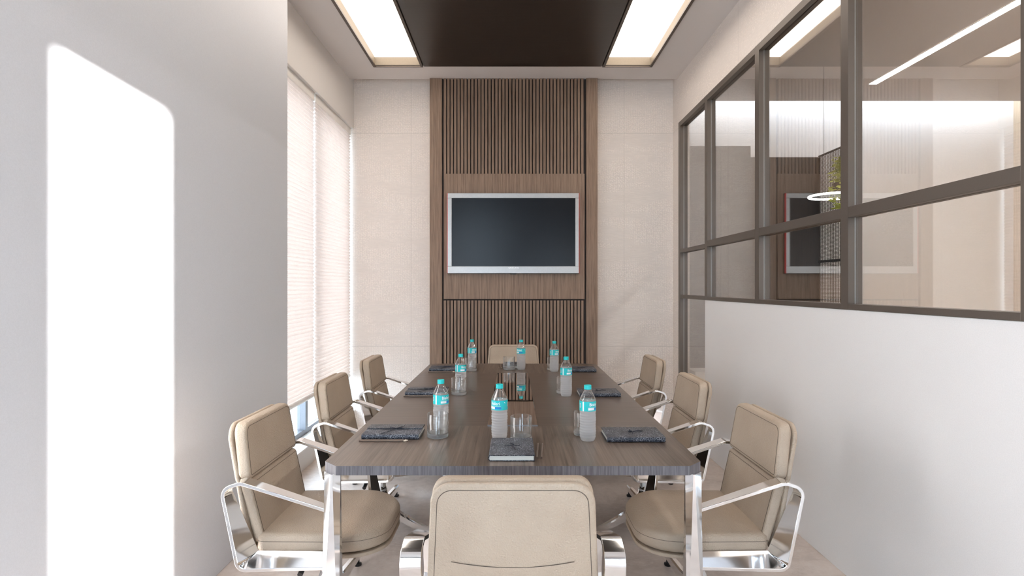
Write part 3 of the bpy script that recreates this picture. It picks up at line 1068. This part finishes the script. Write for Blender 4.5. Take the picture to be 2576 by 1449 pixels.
def make_notebook(label, name='notebook', flap=True):
    """spine along local -Y, pages open to +X end; 0.225 x 0.16 x 0.021"""
    B = empty(name, (0, 0, NH), 0, label, 'notebook', 'embossed notebooks on the conference table')
    lx, ly, t = 0.1125, 0.080, 0.0205
    prof = []
    for k in range(9):
        a = PI / 2 + PI * k / 8
        prof.append((-ly + 0.006 + 0.006 * math.cos(a), t / 2 + t / 2 * math.sin(a)))
    outer = [(ly, t)] + prof + [(ly, 0.0)]
    inner = [(ly, 0.0022)] + [(-ly + 0.007 + 0.0045 * math.cos(a), t / 2 + (t / 2 - 0.0022) * math.sin(a)) for a in [1.5 * PI - PI * k / 8 for k in range(9)]] + [(ly, t - 0.0022)]
    loop_ = outer + inner
    bm = bmesh.new()
    K = 12
    loft(bm, [[(-lx + 2 * lx * i / K, y, z) for y, z in loop_] for i in range(K + 1)])
    finish(bm, 'cover', 'cover', B, True, sharp=0.6)
    boxes('pages', [(-lx + 0.003, lx - 0.003, -ly + 0.0035, ly - 0.004, 0.0023, t - 0.0023)], 'pages', B)
    if flap:
        bm = bmesh.new()
        rows = [(ly, t + 0.0004), (0.045, t + 0.0012), (0.005, t + 0.0016)]
        for tz in (0.0,):
            top_ = [[(x, y + 0.006 * (x / lx) ** 2 * (1 if y < 0.03 else 0), z + 0.0018) for x in [-lx + 2 * lx * i / 10 for i in range(11)]] for y, z in rows]
            bot_ = [[(x, y + 0.006 * (x / lx) ** 2 * (1 if y < 0.03 else 0), z) for x in [-lx + 2 * lx * i / 10 for i in range(11)]] for y, z in rows]
            ring = []
            rings = []
            for i in range(11):
                rings.append([top_[0][i], top_[1][i], top_[2][i], bot_[2][i], bot_[1][i], bot_[0][i]])
            loft(bm, rings)
        finish(bm, 'flap', 'cover', B)
        zc = t + 0.0042
        bm = bmesh.new()
        tube(bm, [(-0.045, -ly - 0.0005, t * 0.4), (-0.043, -ly + 0.004, t + 0.001), (-0.01, -0.03, zc - 0.002), (0.012, 0.01, zc), (0.034, 0.05, zc - 0.001)], 0.0011, 6)
        tube(bm, [(0.008, 0.005, zc), (-0.02, 0.012, zc + 0.003), (-0.012, -0.006, zc + 0.001), (0.010, 0.004, zc + 0.001)], 0.0013, 6)
        tube(bm, [(0.008, 0.005, zc), (0.035, -0.004, zc + 0.003), (0.030, 0.014, zc + 0.002), (0.010, 0.006, zc + 0.001)], 0.0013, 6)
        finish(bm, 'tie', 'cord', B, True)
    else:
        zc = t + 0.0015
        bm = bmesh.new()
        tube(bm, [(-0.004, -0.026, zc), (0.001, -0.002, zc + 0.001), (-0.006, 0.03, zc)], 0.0012, 6)
        tube(bm, [(0.0, 0.0, zc), (0.022, 0.008, zc + 0.002), (0.044, 0.012, zc)], 0.0018, 6)
        tube(bm, [(0.0, 0.0, zc), (-0.016, -0.006, zc + 0.003), (-0.012, 0.008, zc + 0.002), (0.0, 0.001, zc)], 0.0014, 6)
        finish(bm, 'tie', 'cord', B, True)
    return B
nl = ['navy embossed notebook tied with cord at the near left place', 'navy embossed notebook at the middle left place, partly behind a bottle', 'navy embossed notebook at the far left place']
nr = ['navy embossed notebook with cord knot at the near right place', 'navy embossed notebook at the middle right place, partly behind a bottle cap', 'navy embossed notebook at the far right place']
nb = make_notebook(nl[0])
nb.location = (-0.482, 2.312, NH)
for k in (1, 2):
    dup(nb, (-0.482, 2.312 + 0.90 * k, NH), 0, nl[k])
nb2 = make_notebook(nr[0], flap=False)
nb2.location = (0.4765, 2.272, NH)
for k in (1, 2):
    dup(nb2, (0.4765, 2.272 + SET_Y * k, NH), 0, nr[k])
dup(nb2, (-0.004, 2.070, NH), -PI / 2, 'navy embossed notebook at the near table head, page edge toward the camera')
dup(nb2, (0.005, 4.300, NH), PI / 2, 'navy embossed notebook at the far table head, behind the tumbler and bottle')

def make_pencil(label):
    P_ = empty('pencil', (0, 0, BH), 0, label, 'pencil', 'brown pencils on the conference table')
    r = 0.0036
    bm = bmesh.new()
    rings = [[(x, r * math.cos(PI / 3 * k + PI / 6), r * 0.9 + r * math.sin(PI / 3 * k + PI / 6)) for k in range(6)] for x in (-0.095, 0.078)]
    loft(bm, rings)
    finish(bm, 'shaft', 'pencil', P_)
    bm = bmesh.new()
    rings = [[(x, q * math.cos(PI / 3 * k + PI / 6), r * 0.9 + q * math.sin(PI / 3 * k + PI / 6)) for k in range(6)] for x, q in ((0.078, r * 0.98), (0.089, 0.0012))]
    loft(bm, rings)
    finish(bm, 'point', 'pencil_tip', P_)
    bm = bmesh.new()
    rings = [[(x, q * math.cos(PI / 3 * k), r * 0.9 + q * math.sin(PI / 3 * k)) for k in range(6)] for x, q in ((0.089, 0.0012), (0.094, 0.0003))]
    loft(bm, rings)
    finish(bm, 'lead', 'black', P_)
    return P_
place = ['near left', 'middle left', 'far left']
pen = make_pencil('inner brown pencil of the pair before the near left notebook')
pen.location = (-0.497, 2.2155, BH)
for k in range(3):
    if k:
        dup(pen, (-0.497, 2.2155 + 0.9 * k, BH), 0, 'inner brown pencil of the pair before the %s notebook' % place[k])
    dup(pen, (-0.501, 2.2060 + 0.9 * k, BH), 0, 'outer brown pencil of the pair before the %s notebook' % place[k])
dup(pen, (0.0905, 2.085, BH), 86 * D_, 'left brown pencil of the pair beside the near table head notebook')
dup(pen, (0.1065, 2.083, BH), 86 * D_, 'right brown pencil of the pair beside the near table head notebook')
dup(pen, (-0.101, 4.300, BH), -90 * D_, 'left brown pencil of the pair at the far table head')
dup(pen, (-0.086, 4.300, BH), -90 * D_, 'right brown pencil of the pair at the far table head')

# ------------------------------------------------------------------ the room beyond the partition
OX0, OX1, OYB, OZC = XR + 0.1, 5.28, 6.0, 3.2
S(boxes('floor_beyond', [(1.66, OX1, YF - 0.1, OYB, -0.1, 0.0)], 'floor'))
S(boxes('ceiling_beyond', [(OX0, OX1, YF - 0.1, 5.66, OZC, OZC + 0.1), (OX0, OX1 + 0.1, 5.66, OYB + 0.1, 3.62, 3.7), (OX0, OX1, 5.58, 5.66, OZC + 0.1, OZC + 0.12)], 'ceiling'))
S(boxes('wall_beyond', [(OX0 - 0.05, OX1 + 0.1, OYB, OYB + 0.1, 0, 3.7), (OX0 - 0.05, OX0, YB + 0.1, OYB, 0, 3.7)], 'paint_warm'))
S(boxes('wall_side', [(OX1, OX1 + 0.1, YF - 0.1, OYB, 0, 3.7)], 'wood_light'))
S(boxes('wall_behind', [(1.66, OX1, YF - 0.1, YF, 0, OZC)], 'paint_warm'))
tag(boxes('cove_light', [(OX0 + 0.05, OX1 - 0.05, 5.62, 5.65, OZC + 0.12, OZC + 0.135)], 'led'), 'warm light strip hidden in the ceiling cove of the next room', 'cove light')
ll = empty('linear_light', (3.275, 2.2, OZC), 0, 'thin straight white ceiling light line in the next room', 'ceiling light')
boxes('channel', [(-0.038, -0.034, -3.0, 2.99, -0.005, -0.0005), (0.034, 0.038, -3.0, 2.99, -0.005, -0.0005)], 'white', ll)
boxes('diffuser', [(-0.034, 0.034, -2.99, 2.98, -0.0035, -0.0005)], 'led_line', ll)
tc_ = empty('tall_cabinet', (2.0, 5.7, 0), 0, 'tall dark wood cabinet in the next room behind the far glass panes', 'cabinet')
boxes('body', [(-0.29, 0.29, -0.21, 0.28, 0.0, 2.71)], 'wood_far', tc_, 0.003)
boxes('door', [(-0.287, -0.002, -0.232, -0.212, 0.05, 2.705)], 'wood_far', tc_, 0.002)
boxes('door', [(0.002, 0.287, -0.232, -0.212, 0.05, 2.705)], 'wood_far', tc_, 0.002)
tag(boxes('wood_panel', [(2.30, 3.225, 5.96, 5.995, 0.0, 2.71)], 'wood_far', bevel=0.002), 'dark wood wall panel beside the lattice screen in the next room', 'wall panel')
cs = empty('low_console', (1.95, 5.32, 0), 0, 'low white console in the next room beyond the end pane', 'cabinet')
boxes('body', [(-0.28, 0.28, -0.12, 0.13, 0.0, 0.555)], 'white', cs, 0.003)
boxes('top', [(-0.285, 0.285, -0.125, 0.135, 0.555, 0.575)], 'white', cs, 0.003)
# lattice screen
LS = empty('lattice_screen', (3.205, 5.66, 0), 0, 'fine dark lattice screen in the next room beside the hanging plant', 'screen')
bm = bmesh.new()
y0, y1 = -0.30, 0.29
k = 0
yy = y0
while yy < y1:
    box(bm, -0.0015, 0.0015, yy, yy + 0.006, 1.0, 2.71)
    yy += 0.029
zz = 1.0
while zz < 2.71:
    box(bm, -0.0025, 0.0005, y0, y1, zz, zz + 0.0040)
    zz += 0.0128
finish(bm, 'lattice', 'wood_far', LS)
boxes('frame', [(-0.012, 0.012, y0 - 0.02, y0, 0.0, 2.72), (-0.012, 0.012, y0, y1, 2.71, 2.72), (-0.012, 0.012, y0, y1, 1.60, 1.625), (-0.012, 0.012, y0, y1, 0.98, 1.0), (-0.010, 0.010, y0, y1, 0.0, 0.98)], 'wood_far', LS)
# ring lamp and hanging plant
RL = empty('ring_pendant', (2.592, 4.6, 2.085), 0, 'thin white ring pendant lamp in the next room with greenery in it', 'pendant lamp')
bm = bmesh.new()
tube(bm, [(0.178 * math.cos(2 * PI * k / 48), 0.178 * math.sin(2 * PI * k / 48), 0) for k in range(48)], 0.009, 8, closed=True)
finish(bm, 'ring', 'ring', RL, True)
bm = bmesh.new()
tube(bm, [(0.02, 0.177, 0.0), (0.02, 0.177, OZC - 2.085)], 0.0018, 6)
tube(bm, [(0.178, 0.0, 0.0), (0.178, 0.0, OZC - 2.085)], 0.0018, 6)
finish(bm, 'cord', 'black', RL)
HP = empty('hanging_plant', (2.655, 4.60, 2.04), 0, 'yellow green trailing plant hanging inside the ring lamp', 'plant')
bm = bmesh.new()
rnd = random.Random(3)
for i in range(420):
    a = rnd.uniform(0, 2 * PI)
    zz = rnd.uniform(-0.10, 0.36)
    rr = rnd.uniform(0.01, 0.092) * (0.6 + 0.5 * math.sin((zz + 0.1) / 0.46 * PI))
    c = Vector((rr * math.cos(a), rr * math.sin(a), zz))
    R_ = Matrix.Rotation(rnd.uniform(0, 6.28), 3, 'Z') @ Matrix.Rotation(rnd.uniform(-1.2, 1.2), 3, 'X')
    s = rnd.uniform(0.016, 0.030)
    q = [bm.verts.new(c + R_ @ Vector(p_)) for p_ in ((-s, 0, 0), (0, -s * 0.5, 0.003), (s, 0, -0.003), (0, s * 0.5, 0.003))]
    bm.faces.new(q)
finish(bm, 'foliage', 'leaf', HP, fix=False)
bm = bmesh.new()
lathe(bm, [(0.0001, 0.06), (0.05, 0.06), (0.065, 0.15), (0.058, 0.15), (0.045, 0.08), (0.0001, 0.08)], 24)
tube(bm, [(0, 0, 0.08), (0, 0, OZC - 2.0)], 0.002, 6)
finish(bm, 'pot', 'wood_far', HP, True)
